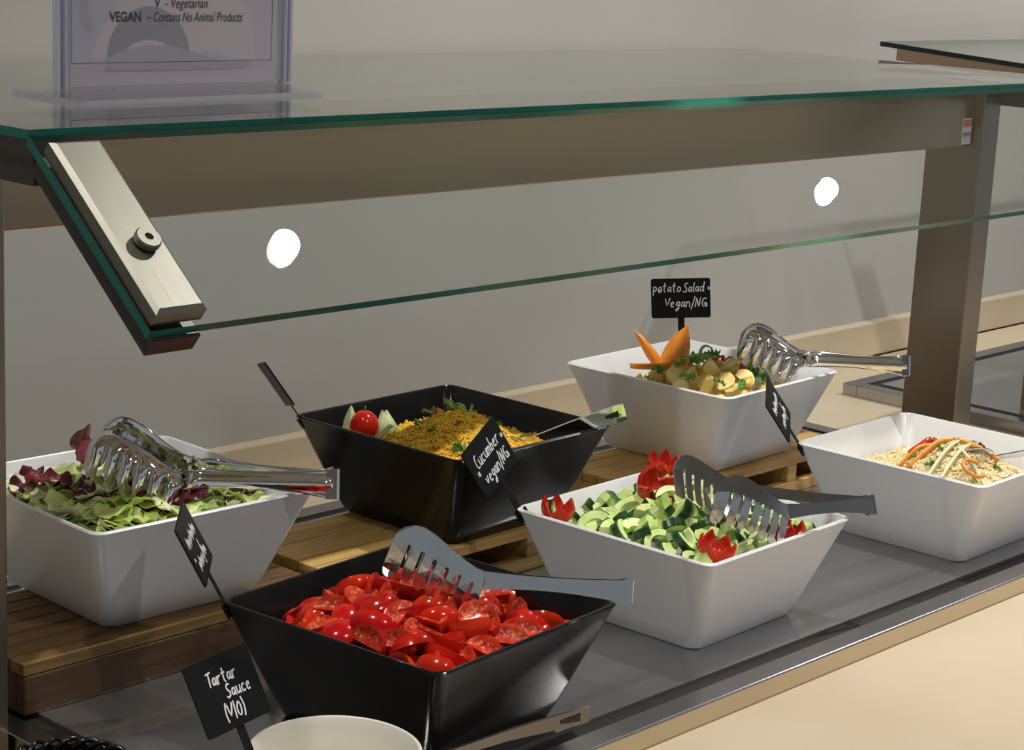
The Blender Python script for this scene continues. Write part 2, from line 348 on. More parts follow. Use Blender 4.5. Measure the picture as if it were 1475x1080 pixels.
# ------------------------------------------------------------------ menu holder on the glass
h = thing('menu_holder', (-.009, .262, .541), R(0), 'clear acrylic menu holder standing on the glass shelf', 'menu holder')
mb = MB()
vs = [(-.178, .012, 0), (-.186, -.108, 0), (.098, -.097, 0), (.135, .012, 0)]
mb.add(vs+[(x, y, .0035) for x, y, z in vs], [(4,5,6,7), (3,2,1,0)], 0)
mb.add(vs+[(x, y, .0035) for x, y, z in vs], [(0,1,5,4), (1,2,6,5), (2,3,7,6), (3,0,4,7)], 1)
mb.build('base', [M['acrylic'], M['acrylic_edge']], h)
mb = MB()
for y in (-.003, .003):
    mb.box((-.137, y-.001, .0035), (.139, y+.001, .36), 0)
mb.build('sheet', M['acrylic'], h)
for x in (-.139, -.131, .130, .137): B1((x-.0012, -.0045, .0035), (x+.0012, .0045, .36)).build('edge_strip', M['acrylic_edge'], h)
pp = B1((-.128, -.0006, .005), (.127, .0006, .355)).build('paper', M['paper'], h)
def flat_poly(pts, y): return MB().add([(x, y, z) for x, z in pts], [tuple(range(len(pts)))])
def arc(cx, cz, r0, r1, a0, a1, n=24, sz=1.0):
    o_ = [(cx+r1*math.cos(R(a0+(a1-a0)*k/n)), cz+sz*r1*math.sin(R(a0+(a1-a0)*k/n))) for k in range(n+1)]
    i_ = [(cx+r0*math.cos(R(a1+(a0-a1)*k/n)), cz+sz*r0*math.sin(R(a1+(a0-a1)*k/n))) for k in range(n+1)]
    return o_+i_
flat_poly([(-.10, .030), (-.095, .05), (-.07, .083), (-.02, .10), (.05, .10), (.085, .075), (.093, .05), (.092, .026), (.06, .030), (.03, .036)], -.00064).build('picture_ground', M['print_light'], pp)
flat_poly(arc(-.036, .030, .0, .048, 0, 180), -.00070).build('picture_dome', M['print_dark'], pp)
flat_poly(arc(-.036, .030, .0, .030, 0, 180, sz=.55), -.00076).build('picture_shine', M['print_light'], pp)
flat_poly([(-.085, .030), (-.07, .036), (-.04, .042), (-.01, .041), (.02, .034), (.05, .026), (.09, .024), (.08, .018), (-.085, .018)], -.00082).build('picture_plate', M['print_mid'], pp)
flat_poly(arc(-.085, .075, .020, .030, 60, 230), -.00068).build('picture_swirl', M['print_mid'], pp)
mb = MB()
for (x0, z0, x1, z1) in ((-.1235, .0258, .1145, .0262), (-.1235, .0258, -.1231, .35), (.1141, .0258, .1145, .35)): mb.box((x0, -.00095, z0), (x1, -.0009, max(z1, z0+.0004)))
mb.build('printed_border', M['ink'], pp)
def text(name, s, x, z, size, parent, shear=0.0, bold=0.0, sx=.82):
    cu_ = bpy.data.curves.new(name, 'FONT'); cu_.body = s; cu_.size = size; cu_.shear = shear; cu_.offset = bold
    o = bpy.data.objects.new(name, cu_); C.objects.link(o)
    dg = bpy.context.evaluated_depsgraph_get(); me = bpy.data.meshes.new_from_object(o.evaluated_get(dg)); bpy.data.objects.remove(o)
    for v in me.vertices: v.co = Vector((x+v.co.x*sx, -.00095, z+v.co.y))
    me.materials.clear(); me.materials.append(M['ink']); return link(name, me, parent)
text('printed_text', 'V', -.0300, .0770, .0128, pp, 0, .0002)
text('printed_text', '- Vegetarian', -.0185, .0770, .0128, pp, .22)
text('printed_text', 'VEGAN', -.0815, .0640, .0128, pp, 0, .00035, .86)
text('printed_text', '\u2013 Contains No Animal Products', -.0390, .0640, .0128, pp, .22, 0, .69)

# ------------------------------------------------------------------ wooden crates
def crate(label, x0, x1, solid):
    y0, y1, H = .147, .3205, .0495
    t = thing('wooden_riser', (x0, y0, 0), 0, label, 'wooden riser', 'wooden risers under the back row of bowls'); w, d = x1-x0, y1-y0
    n = 7; p = d/n
    for k in range(n):
        MB().box((0, k*p+.0011, H-.012), (w, (k+1)*p-.0011, H-random.random()*.0006), 0, .0012).build('slat', M['wood'] if not solid else M['wood_mid'], t)
    wd = M['wood_dark'] if solid else M['wood']
    if solid:
        MB().box((0, .0, 0), (w, .012, H-.0125), 0, .002).build('side_board', wd, t)
        MB().box((0, d-.012, 0), (w, d, H-.0125), 0, .002).build('side_board', wd, t)
        for x in (0, w-.012): MB().box((x, .0125, 0), (x+.012, d-.0125, H-.0125), 0, .002).build('end_board', wd, t)
    else:
        for y in (0, d-.012): MB().box((.0, y, 0.0), (w, y+.012, .015), 0, .001).build('lower_rail', wd, t)
        for x in (.0, w*.36-.01, w*.68-.01, w-.02):
            for y in (.001, d-.013): MB().box((x, y, .0152), (x+.02, y+.012, H-.0122), 0, .001).build('leg_block', wd, t)
        for x in (.0, w*.36-.01, w*.68-.01, w-.02): MB().box((x, .0135, .0), (x+.02, d-.0135, H-.0122), 0, .001).build('cross_bar', wd, t)
    return t
M['wood_mid'] = wood('acacia_mid', (.13, .065, .021), (.23, .125, .042))
crate('dark solid sided wooden riser under the lettuce bowl', -.262, .098, True)
crate('slatted wooden riser under the black couscous bowl', .121, .545, False)
crate('slatted wooden riser under the potato salad bowl', .632, 1.046, False)

# ------------------------------------------------------------------ bowls
HB, RT, RB = .110, .130, .090
def rounded_square(half, rad, z, n=6):
    pts = []
    for cx, cy, a0 in ((1,1,0), (-1,1,90), (-1,-1,180), (1,-1,270)):
        for k in range(n+1):
            a = R(a0+90*k/n); pts.append((cx*(half-rad)+rad*math.cos(a), cy*(half-rad)+rad*math.sin(a), z))
    return pts
def bowl_mesh(name, material):
    rings = []
    def ho(z): return RB+(RT-RB)*z/HB
    rings.append(rounded_square(RB-.010, .008, 0.0)); rings.append(rounded_square(RB-.003, .013, .0)); rings.append(rounded_square(RB+.0002, .015, .003))
    for z in (.02, .05, .08, .105): rings.append(rounded_square(ho(z), .014, z))
    rings.append(rounded_square(RT-.0002, .013, .1085)); rings.append(rounded_square(RT-.0018, .0125, HB)); rings.append(rounded_square(RT-.0042, .0115, HB)); rings.append(rounded_square(RT-.0056, .011, .1085))
    for z in (.08, .05, .02): rings.append(rounded_square(ho(z)-.0058, .012, z))
    rings.append(rounded_square(RB-.009, .014, .007)); rings.append(rounded_square(RB-.03, .012, .006))
    n = len(rings[0]); vs = [p for r_ in rings for p in r_]; fs = []
    for i in range(len(rings)-1):
        for k in range(n): fs.append((i*n+k, i*n+(k+1)%n, (i+1)*n+(k+1)%n, (i+1)*n+k))
    fs += [tuple(range(n-1, -1, -1)), tuple(range((len(rings)-1)*n, len(rings)*n))]
    return MB().add(vs, fs).mesh(name, material, 40)
mw, mk = bowl_mesh('white_bowl', M['white_melamine']), bowl_mesh('black_bowl', M['black_melamine'])
BOWLS = {'A': (-.0608, .2610, -1.84, .0495), 'B': (.3729, .2455, 1.71, .0495), 'C': (.8451, .2545, 2.27, .0495),
         'D': (.0094, -.0763, 5.11, 0), 'E': (.4266, -.0482, 1.67, 0), 'F': (.9094, -.0702, 1.1, 0)}
BL = {'A': 'white square bowl of lettuce and radicchio on the dark wooden riser', 'B': 'black square bowl of yellow couscous on the slatted riser',
      'C': 'white square bowl of potato salad at the back', 'D': 'black square bowl full of cut tomatoes at the front',
      'E': 'white square bowl of chopped cucumber in the middle of the front row', 'F': 'white square bowl of pale couscous at the right'}
BM = {}
for k, (x, y, a, z) in BOWLS.items():
    o = link('serving_bowl', mk if k in 'BD' else mw, None, (x, y, z), (0, 0, R(a))); tag(o, BL[k], 'bowl', 'square serving bowls')
    BM[k] = Matrix.Translation((x, y, z)) @ Matrix.Rotation(R(a), 4, 'Z')
def inner(z): return RB+(RT-RB)*z/HB-.007
def put(name, me, bowl, p, rot, sc, label, cat, group):
    o = bpy.data.objects.new(name, me); C.objects.link(o)
    mm = BM[bowl] @ Matrix.Translation(p) @ rot.to_4x4()
    o.location, o.rotation_euler, _ = mm.decompose()[0], mm.to_euler(), None
    o.scale = sc if isinstance(sc, (tuple, list)) else (sc, sc, sc)
    return tag(o, label, cat, group)
def rnd_rot(tilt=180):
    return (Matrix.Rotation(random.uniform(0, 2*math.pi), 3, 'Z') @ Matrix.Rotation(R(random.uniform(-tilt, tilt)), 3, 'X') @ Matrix.Rotation(R(random.uniform(-tilt, tilt)), 3, 'Y'))
def scatter(spacing, half, jitter=.35):
    pts = []; n = int(2*half/spacing)+1; row = 0; y = -half
    while y <= half+1e-6:
        x = -half+(spacing/2 if row % 2 else 0)
        while x <= half+1e-6:
            px = max(-half, min(half, x+random.uniform(-1, 1)*spacing*jitter)); py = max(-half, min(half, y+random.uniform(-1, 1)*spacing*jitter))
            pts.append((px, py)); x += spacing
        y += spacing*.87; row += 1
    random.shuffle(pts); return pts

# ------------------------------------------------------------------ tomato wedges (black bowl D)
def wedge_mesh(name, ang, L=.023, r_=.018, seed=0):
    """wedge cut lengthwise from a tomato: skin (0), pale rim of the cut (1), seedy flesh (2)"""
    rd = random.Random(seed); mb = MB(); nt, nf = 14, 8; a0 = -R(ang)/2; e1, e2 = rd.uniform(.0, .10), rd.uniform(0, 6)
    def P(th, ph, k=1.0):
        q = 1+e1*math.sin(3*ph+e2)*math.sin(th)
        return (L*math.cos(th), r_*q*math.sin(th)**.9*math.sin(ph)*k, r_*q*math.sin(th)**.9*math.cos(ph)*k-r_*.45)
    vs = [P(math.pi*i/nt, a0+R(ang)*j/nf) for i in range(nt+1) for j in range(nf+1)]
    mb.add(vs, [(i*(nf+1)+j, (i+1)*(nf+1)+j, (i+1)*(nf+1)+j+1, i*(nf+1)+j+1) for i in range(nt) for j in range(nf)], 0)
    for sgn in (-1, 1):
        ph = sgn*R(ang)/2; vs = []; ks = (0, .22, .42, .6, .74, .86, 1.0); nr = len(ks)-1
        nrm = Vector((0, math.cos(ph)*sgn, -math.sin(ph)*sgn))
        for i in range(nt+1):
            th = math.pi*i/nt
            for k in ks:
                cav = -.0042*math.exp(-((k-.5)/.24)**2)*max(0, math.sin(th)-.40)*1.6*(1 if abs(math.cos(th)) > .16 else .25)
                vs.append(Vector(P(th, ph, k))+nrm*cav)
        F = lambda i, j: (i*(nr+1)+j, (i+1)*(nr+1)+j, (i+1)*(nr+1)+j+1, i*(nr+1)+j+1)
        for i in range(nt):
            for j in range(nr): mb.add([vs[q] for q in F(i, j)], [(0, 1, 2, 3)], 2 if (1 <= j <= 3 and 2 <= i < nt-2) else 1)
    me = mb.mesh(name, [M['tomato_skin'], M['tomato_rim'], M['tomato_flesh']])
    bm = bmesh.new(); bm.from_mesh(me); bmesh.ops.remove_doubles(bm, verts=bm.verts[:], dist=1e-5); bmesh.ops.recalc_face_normals(bm, faces=bm.faces[:]); bm.to_mesh(me); bm.free()
    me.shade_smooth(); me.set_sharp_from_angle(angle=R(48)); return me
M['tomato_rim'] = vary(noise_col(mat('tomato_cut_rim', (.7, .1, .05), .22, 0, .3), [(.35, (.52, .020, .008)), (.6, (.62, .052, .020)), (.75, (.76, .17, .07))], 110), .12)
wedges = [wedge_mesh('tomato_wedge', a_, L_, r_, i) for i, (a_, L_, r_) in enumerate(((85, .023, .019), (105, .022, .018), (70, .024, .020), (120, .020, .0175), (95, .021, .019)))]
TL = 'glossy red tomato wedge in the heap filling the black bowl'
for layer, (sp, dz) in enumerate(((.0235, 0), (.030, -.017))):
    for x, y in scatter(sp, .097 if layer == 0 else .085):
        r2 = (x*x+y*y)/(.11**2); hz = .092+.024*max(0, 1-r2)+dz+random.uniform(-.003, .004)
        lim = inner(hz)-.014; x = max(-lim, min(lim, x)); y = max(-lim, min(lim, y))
        if x > .075 and y < -.02: hz -= .012
        if y > .07: hz -= .010
        rot = Matrix.Rotation(random.uniform(0, 6.28), 3, 'Z') @ Matrix.Rotation(R(random.choice((random.uniform(-60, 60), random.uniform(60, 140), random.uniform(-140, -60)))), 3, 'X') @ Matrix.Rotation(R(random.uniform(-38, 38)), 3, 'Y')
        put('tomato_wedge', random.choice(wedges), 'D', (x, y, hz), rot, random.uniform(.88, 1.08), TL, 'tomato', 'tomato wedges in the black bowl')

# ------------------------------------------------------------------ cucumber pieces and tomato flowers (white bowl E)
def cuke_mesh(name, span, r0, r1, th):
    """thick curved piece of cucumber: dark skin outside (0), pale flesh faces (1), soft core side (2)"""
    mb = MB(); n = 18
    def P(r_, k, z): a = R(-span/2+span*k/n); return (r_*math.cos(a)-r1*.6, r_*math.sin(a), z)
    b = .0012
    prof = [(r0, -th/2), (r1-b, -th/2), (r1, -th/2+b), (r1, th/2-b), (r1-b, th/2), (r0, th/2)]
    vs = [P(r_, k, z) for k in range(n+1) for r_, z in prof]; m_ = len(prof)
    mats = [1, 0, 0, 0, 1, 2]
    for j in range(m_):
        mb.add(vs, [(k*m_+j, (k+1)*m_+j, (k+1)*m_+(j+1) % m_, k*m_+(j+1) % m_) for k in range(n)], mats[j])
    mb.add(vs, [tuple(range(m_)), tuple(n*m_+j for j in range(m_))], 1)
    return mb.mesh(name, [M['cuke_skin'], M['cuke_flesh'], M['cuke_core']], 40)
cukes = [cuke_mesh('cucumber_piece', 165, .0110, .0205, .010), cuke_mesh('cucumber_piece', 120, .0085, .0210, .011), cuke_mesh('cucumber_piece', 85, .004, .0205, .011),
         cuke_mesh('cucumber_piece', 215, .0120, .0200, .0085), cuke_mesh('cucumber_piece', 70, .009, .0200, .020)]
CL = 'pale green cucumber chunk with dark skin in the heap in the white bowl'
for layer, (sp, dz) in enumerate(((.0215, 0), (.030, -.014))):
    for x, y in scatter(sp, .097 if layer == 0 else .085):
        r2 = (x*x+y*y)/(.11**2); hz = .096+.020*max(0, 1-r2)+dz+random.uniform(-.003, .004)
        lim = inner(hz)-.014; x = max(-lim, min(lim, x)); y = max(-lim, min(lim, y))
        put('cucumber_piece', random.choice(cukes), 'E', (x, y, hz), rnd_rot(60), random.uniform(.85, 1.08), CL, 'cucumber', 'cucumber pieces in the white bowl')
def flower_mesh(name, r_=.019, petals=6, depth=.022, notch=.36):
    """tomato half cut in a zigzag: skin outside, flesh inside"""
    mb = MB(); n = petals*6; rows = 7; vs = []
    for shell, k in ((0, 1.0), (1, .84)):
        for i in range(rows+1):
            for j in range(n):
                a = 2*math.pi*j/n; zz = abs(((j % 6)/3.0)-1)                 # 1 at a notch, 0 at a tip ... zigzag
                top = 1.12-notch*zz; ph = math.pi/2*top*(i/rows)
                rr = r_*math.sin(min(ph, math.pi*.5))*k*(1-.10*max(0, ph-1.2)); z = -math.cos(ph)*depth*(k if i < rows else 1)
                vs.append((rr*math.cos(a), rr*math.sin(a), z+(.002 if shell else 0)))
    q = (rows+1)*n
    mb.add(vs, [(i*n+j, i*n+(j+1)%n, (i+1)*n+(j+1)%n, (i+1)*n+j) for i in range(rows) for j in range(n)], 0)
    mb.add(vs, [(q+i*n+j, q+i*n+(j+1)%n, q+(i+1)*n+(j+1)%n, q+(i+1)*n+j) for i in range(rows) for j in range(n)], 1)
    mb.add(vs, [(rows*n+j, rows*n+(j+1)%n, q+rows*n+(j+1)%n, q+rows*n+j) for j in range(n)], 1)
    return mb.mesh(name, [M['tomato_skin'], M['tomato_rim']], 45)
fl1, fl2 = flower_mesh('tomato_flower'), flower_mesh('tomato_flower', .027, 4, .026, .55)
def put_w(name, me, p, rot, sc, label, cat, group=None):
    o = bpy.data.objects.new(name, me); C.objects.link(o); o.location = p; o.rotation_euler = rot; o.scale = (sc, sc, sc); return tag(o, label, cat, group)
FG = 'carved tomato flowers in the cucumber bowl'
for me, p, rot, sc, lb in ((fl1, (.318, .034, .119), (R(8), R(-6), .3), 1.0, 'carved red tomato flower at the left corner of the cucumber bowl'),
        (fl2, (.428, -.016, .131), (R(34), R(-34), .5), 1.05, 'large open tomato flower tilted under the tongs in the cucumber bowl'),
        (fl1, (.505, .044, .135), (R(10), R(-10), .0), 1.02, 'carved red tomato flower at the back corner of the cucumber bowl'),
        (fl1, (.352, -.150, .116), (R(14), R(-10), .6), 1.06, 'carved red tomato flower at the front corner of the cucumber bowl'),
        (fl1, (.478, -.148, .110), (R(5), R(5), .2), 1.05, 'carved red tomato flower at the right corner of the cucumber bowl, below the tong handle')):
    put_w('tomato_flower', me, p, rot, sc, lb, 'tomato', FG)

# ------------------------------------------------------------------ lettuce (white bowl A)
def leaf_mesh(name, material, L=.045, W=.03, curl=.012, ruffle=.004, seed=0, th=.0008, point=.0):
    """thin torn leaf with a wavy edge"""
    rd = random.Random(seed); nx, ny = 20, 10; vs = []
    p1, p2, p3, p4 = [rd.uniform(0, 6) for _ in range(4)]
    for side in (1, -1):
        for i in range(nx+1):
            u = i/nx
            for j in range(ny+1):
                v = j/ny*2-1
                w = W/2*(math.sin(math.pi*(.10+.80*u))**.5*(1-point)+point*math.sin(math.pi*(.03+.94*u)))*(1+.16*math.sin(u*9+p4)+.09*math.sin(u*23+p3))
                x = (u-.5)*L*(1+.07*math.sin(p1+v*5)); y = v*w
                z = curl*.8*v*v+curl*.9*math.sin(u*2.6+p2)+ruffle*abs(v)**1.5*math.sin(u*17+p3+v*1.5)+ruffle*.35*math.sin(v*6+p1+u*5)
                vs.append((x, y, z+side*th/2))
    q = (nx+1)*(ny+1); st_ = ny+1; mb = MB()
    f1 = [(i*st_+j, (i+1)*st_+j, (i+1)*st_+j+1, i*st_+j+1) for i in range(nx) for j in range(ny)]
    mb.add(vs, f1+[tuple(q+k for k in reversed(f)) for f in f1])
    rim = [i*st_ for i in range(nx+1)]+[nx*st_+j for j in range(1, ny+1)]+[i*st_+ny for i in range(nx-1, -1, -1)]+[j for j in range(ny-1, 0, -1)]
    mb.add(vs, [(rim[k], rim[(k+1) % len(rim)], q+rim[(k+1) % len(rim)], q+rim[k]) for k in range(len(rim))])
    return mb.mesh(name, material, True)
lv = [leaf_mesh('lettuce_piece', M['lettuce'], .062, .034+.006*(s % 3), .006, .0032, s) for s in range(6)]
lp = [leaf_mesh('lettuce_piece', M['lettuce_pale'], .070, .034+.008*(s % 3), .007, .0028, 10+s) for s in range(6)]
lr = [leaf_mesh('radicchio_piece', M['radicchio'], .046, .026, .007, .004, 20+s) for s in range(3)]
red_spots = [(-.070, .045), (-.062, .012), (-.045, -.012), (-.030, -.034), (-.012, -.058), (-.078, .070), (-.028, -.066), (.070, -.070), (-.005, -.015), (.006, -.080)]
for layer, (sp, dz) in enumerate(((.0235, 0), (.032, -.013))):
    for x, y in scatter(sp, .098 if layer == 0 else .085):
        r2 = (x*x+y*y)/(.12**2); hz = .090+.012*max(0, 1-r2)+dz+random.uniform(-.003, .006)
        lim = inner(hz)-.035; x = max(-lim, min(lim, x)); y = max(-lim, min(lim, y))
        pale = random.random() < (.45 if x < .02 else .75)
        put('lettuce_piece', random.choice(lp if pale else lv), 'A', (x, y, hz), rnd_rot(17), random.uniform(.7, 1.05), 'torn pale green lettuce piece in the white bowl under the tongs', 'lettuce', 'lettuce pieces in the white bowl')
for x, y in red_spots:
    put('radicchio_piece', random.choice(lr), 'A', (x, y, .1035), rnd_rot(18), random.uniform(.75, 1.05), 'dark red radicchio piece among the lettuce in the white bowl', 'radicchio', 'radicchio pieces in the lettuce bowl')
put('radicchio_piece', lr[0], 'A', (-.005, .075, .128), Matrix.Rotation(.9, 3, 'Z') @ Matrix.Rotation(R(55), 3, 'X'), 1.3, 'large dark red radicchio leaf standing up behind the chrome tongs', 'radicchio', 'radicchio pieces in the lettuce bowl')

# ------------------------------------------------------------------ grains
def grains(name, bowl, cx, cy, rad, top, z_edge, material, label, n, seed, gs=.0016):
    """loose couscous: a lumpy mound covered in separate small grains, one uncountable mass"""
    rd = random.Random(seed); mb = MB()
    ph = [rd.uniform(0, 6) for _ in range(6)]
    def hgt(x, y):
        r_ = math.hypot(x-cx, y-cy)/rad; b = z_edge+(top-z_edge)*math.exp(-1.35*r_*r_)
        return b+.0022*math.sin(x*190+ph[0])*math.sin(y*170+ph[1])+.0014*math.sin(x*420+ph[2]+y*300)
    N = 26; lim = inner(z_edge)-.003
    vs = [((i/N*2-1)*lim, (j/N*2-1)*lim) for i in range(N+1) for j in range(N+1)]
    mb.add([(x, y, hgt(x, y)) for x, y in vs], [(i*(N+1)+j, (i+1)*(N+1)+j, (i+1)*(N+1)+j+1, i*(N+1)+j+1) for i in range(N) for j in range(N)])
    oc = [(1,0,0), (-1,0,0), (0,1,0), (0,-1,0), (0,0,1), (0,0,-1)]; of = [(0,2,4), (2,1,4), (1,3,4), (3,0,4), (2,0,5), (1,2,5), (3,1,5), (0,3,5)]
    for _ in range(n):
        while True:
            x, y = rd.uniform(-lim, lim), rd.uniform(-lim, lim)
            if rd.random() < math.exp(-.5*((x-cx)**2+(y-cy)**2)/rad**2): break
        z = hgt(x, y)+rd.uniform(-.0004, .0022); s = gs*rd.uniform(.6, 1.35); a = rd.uniform(0, 6)
        ca, sa = math.cos(a), math.sin(a)
        mb.add([(x+s*(ca*p-sa*q), y+s*(sa*p+ca*q), z+s*r_*.9) for p, q, r_ in oc], of)
    o = mb.build(name, material); o.matrix_world = BM[bowl]; tag(o, label, 'couscous'); o['kind'] = 'stuff'; return hgt
hB = grains('couscous', 'B', -.012, -.022, .074, .121, .078, M['yellow_grain'], 'yellow couscous mounded in the black bowl', 9000, 5, .0021)
hF = grains('couscous', 'F', -.030, -.040, .092, .126, .070, M['pale_grain'], 'pale couscous mounded in the white bowl at the right', 10000, 6, .0018)

# toppings on the yellow couscous
def onion_ring(seed):
    rd = random.Random(seed); n = 14; r_ = .010*rd.uniform(.7, 1.2); a0 = rd.uniform(0, 6); span = rd.uniform(3.5, 5.8)
    pts = [(r_*math.cos(a0+span*k/n), r_*math.sin(a0+span*k/n), .003*math.sin(k*.7)) for k in range(n+1)]
    return MB().ribbon(pts, .0016, (0,0,1), .0008).mesh('spring_onion_curl', M['onion'], True)
ons = [onion_ring(s) for s in range(5)]
for k in range(16):
    x, y = .015+random.uniform(-.035, .035), .010+random.uniform(-.028, .028)
    put('spring_onion_curl', ons[k % 5], 'B', (x, y, hB(x, y)+.006+random.uniform(0, .008)), rnd_rot(40), random.uniform(.6, .95), 'thin green spring onion curl on top of the yellow couscous', 'spring onion', 'spring onion curls on the yellow couscous')
hl = [leaf_mesh('herb_leaf', M['herb'], .022, .012, .004, .002, 40+s, .0007, .6) for s in range(3)]
for k in range(12):
    a = random.uniform(0, 6.28); rr = random.uniform(.02, .075); x, y = -.015+rr*math.cos(a), -.022+rr*math.sin(a)
    put('herb_leaf', hl[k % 3], 'B', (x, y, hB(x, y)+.003), rnd_rot(35), random.uniform(.5, .9), 'small green herb leaf scattered on the yellow couscous', 'herb', 'herb leaves on the yellow couscous')
def chunk_mesh(name, mats, seed, r_=.011, cut=True, squash=(1, .85, .75)):
    rd = random.Random(seed); bm = bmesh.new(); bmesh.ops.create_icosphere(bm, subdivisions=3, radius=1)
    ph = [rd.uniform(0, 6) for _ in range(3)]; planes = [(Vector((rd.uniform(-1,1), rd.uniform(-1,1), rd.uniform(-1,1))).normalized(), rd.uniform(.15, .6)) for _ in range(5 if cut else 0)]
    flat = set()
    for v in bm.verts:
        c = v.co*(1+.07*math.sin(v.co.x*4+ph[0])*math.sin(v.co.y*4+ph[1])+.03*math.sin(v.co.z*9+ph[2]))
        for nr, d in planes:
            q = c.dot(nr)-d
            if q > 0: c = c-nr*q; flat.add(v.index)
        v.co = Vector((c.x*squash[0], c.y*squash[1], c.z*squash[2]))*r_
    for f in bm.faces: f.material_index = 1 if all(v.index in flat for v in f.verts) else 0
    me = bpy.data.meshes.new(name); bm.to_mesh(me); bm.free()
    for x in mats: me.materials.append(x)
    me.shade_smooth(); me.set_sharp_from_angle(angle=R(35)); return me
rp = chunk_mesh('red_pepper_bit', [M['pepper_red'], M['pepper_red']], 3, .0045)
for k in range(8):
    x, y = random.uniform(-.06, .04), random.uniform(-.08, .03)
    put('red_pepper_bit', rp, 'B', (x, y, hB(x, y)+.002), rnd_rot(), random.uniform(.6, 1.0), 'small red pepper bit on the yellow couscous', 'pepper', 'red pepper bits on the yellow couscous')
def strip_mesh(name, material, L, w, bend, th=.0014, seed=0):
    rd = random.Random(seed); n = 12; ph = rd.uniform(0, 6)
    pts = [((k/n-.5)*L, bend*.35*math.sin(k/n*3+ph), -bend*((k/n-.5)*2)**2) for k in range(n+1)]
    return MB().ribbon(pts, [w*(.35+.65*math.sin(math.pi*(.08+.84*k/n))) for k in range(n+1)], (0, 1, .2), th).mesh(name, material, True)
for p, a, L in (((-.012, .012, .004), .9, .034), ((-.004, .022, .006), .5, .028), ((.004, .005, .004), 1.2, .026)):
    put('carrot_shaving', strip_mesh('carrot_shaving', M['carrot'], L, .005, .007, seed=int(a*10)), 'B', (p[0], p[1], hB(p[0], p[1])+p[2]+.0065), Matrix.Rotation(a, 3, 'Z') @ Matrix.Rotation(R(12), 3, 'X'), 1, 'curled orange carrot shaving on top of the yellow couscous', 'carrot', 'carrot shavings on the yellow couscous')

# cherry tomato and its cucumber petals
t = thing('cherry_tomato', (.306, .322, .147), 0, 'whole red cherry tomato inside the black couscous bowl', 'tomato')
MB().lathe([(.0001, .0165), (.003, .0172), (.008, .0158), (.0130, .0112), (.0163, .004), (.0170, -.002), (.0152, -.0085), (.010, -.0142), (.004, -.0166), (.0001, -.0168)], 28).build('fruit', M['tomato_skin'], t, True)
MB().tube([(0,0,.0165), (.0006,0,.020), (.0012,.0004,.0225)], [.0012, .0009, .0006], 6).build('stem', M['herb'], t, True)
def petal_mesh(name, mats, L, W, curve, th=.003, tipw=.08):
    """pointed curved blade, base at origin, rising along +z, curving toward +y"""
    mb = MB(); n, mm_ = 12, 6; vs = []
    for s in (0, 1):
        for i in range(n+1):
            u = i/n; w = W*(math.sin(math.pi*(.18+.82*u))**.8)*(1-u*.15)+W*tipw*(1-u)
            for j in range(mm_+1):
                v = j/mm_*2-1; vs.append((v*w/2, curve*(u**2)*L+.25*W*v*v+(th*(1-.6*u) if s else 0), u*L))
    st_ = mm_+1; q = (n+1)*st_; f1 = [(i*st_+j, (i+1)*st_+j, (i+1)*st_+j+1, i*st_+j+1) for i in range(n) for j in range(mm_)]
    mb.add(vs, f1, 0); mb.add(vs, [tuple(q+k for k in f) for f in f1], 1)
    rim = [i*st_ for i in range(n+1)]+[n*st_+j for j in range(1, st_)]+[i*st_+mm_ for i in range(n-1, -1, -1)]+[j for j in range(mm_-1, 0, -1)]
    mb.add(vs, [(rim[k], rim[(k+1) % len(rim)], q+rim[(k+1) % len(rim)], q+rim[k]) for k in range(len(rim))], 0)
    return mb.mesh(name, mats, 45)
cp = petal_mesh('cucumber_petal', [M['cuke_core'], M['cuke_skin']], .040, .017, .25)
for p, rz, tl, lb in (((.2925, .332, .127), R(-48), 6, 'pointed cucumber petal on the left of the cherry tomato'), ((.3195, .300, .127), R(-30), -14, 'pale pointed cucumber petal on the right of the cherry tomato'),
                  ((.333, .296, .127), R(-10), -18, 'dark skinned cucumber petal furthest right of the cherry tomato'), ((.296, .306, .124), R(-150), -25, 'pale cucumber petal in front of the cherry tomato')):
    put_w('cucumber_petal', cp, p, (R(tl), 0, rz), 1.0, lb, 'cucumber', 'cucumber petals round the cherry tomato')

# ------------------------------------------------------------------ toppings on the pale couscous (bowl F)
def strip_between(name, material, a, b, w, sag, label, cat, group, th=.0022):
    """strip draped over the pale couscous between two points given over the counter"""
    inv = BM['F'].inverted(); a, b = inv @ Vector(a), inv @ Vector(b); n = 14; pts = []
    for k in range(n+1):
        p = a.lerp(b, k/n); lim = inner(.10)-.004; p.x = max(-lim, min(lim, p.x)); p.y = max(-lim, min(lim, p.y))
        pts.append(BM['F'] @ Vector((p.x, p.y, hF(p.x, p.y)+.0042+sag*math.sin(math.pi*k/n))))
    for _ in range(3): pts = [pts[0]]+[(pts[i-1]+pts[i]+pts[i+1])/3 for i in range(1, n)]+[pts[-1]]
    mid = pts[n//2].copy(); pts = [p-mid for p in pts]
    o = MB().ribbon(pts, [w*(.55+.45*math.sin(math.pi*(.1+.8*k/n))) for k in range(n+1)], (0.35, 0.35, 1), th).build(name, material, None, True, mid); return tag(o, label, cat, group)
VG = 'vegetable strips on the pale couscous'
strip_between('courgette_strip', M['courgette'], (.775, -.118, .119), (.8912, -.112, .137), .0022, .006, 'upper of two long pale courgette strips crossing the pale couscous', 'courgette', VG)
strip_between('courgette_strip', M['courgette'], (.776, -.135, .118), (.894, -.124, .134), .0022, .005, 'lower of two long pale courgette strips crossing the pale couscous', 'courgette', VG)
strip_between('courgette_strip', M['courgette'], (.862, -.118, .133), (.836, -.176, .116), .0019, .004, 'short pale courgette strip curving down the right of the pale couscous', 'courgette', VG)
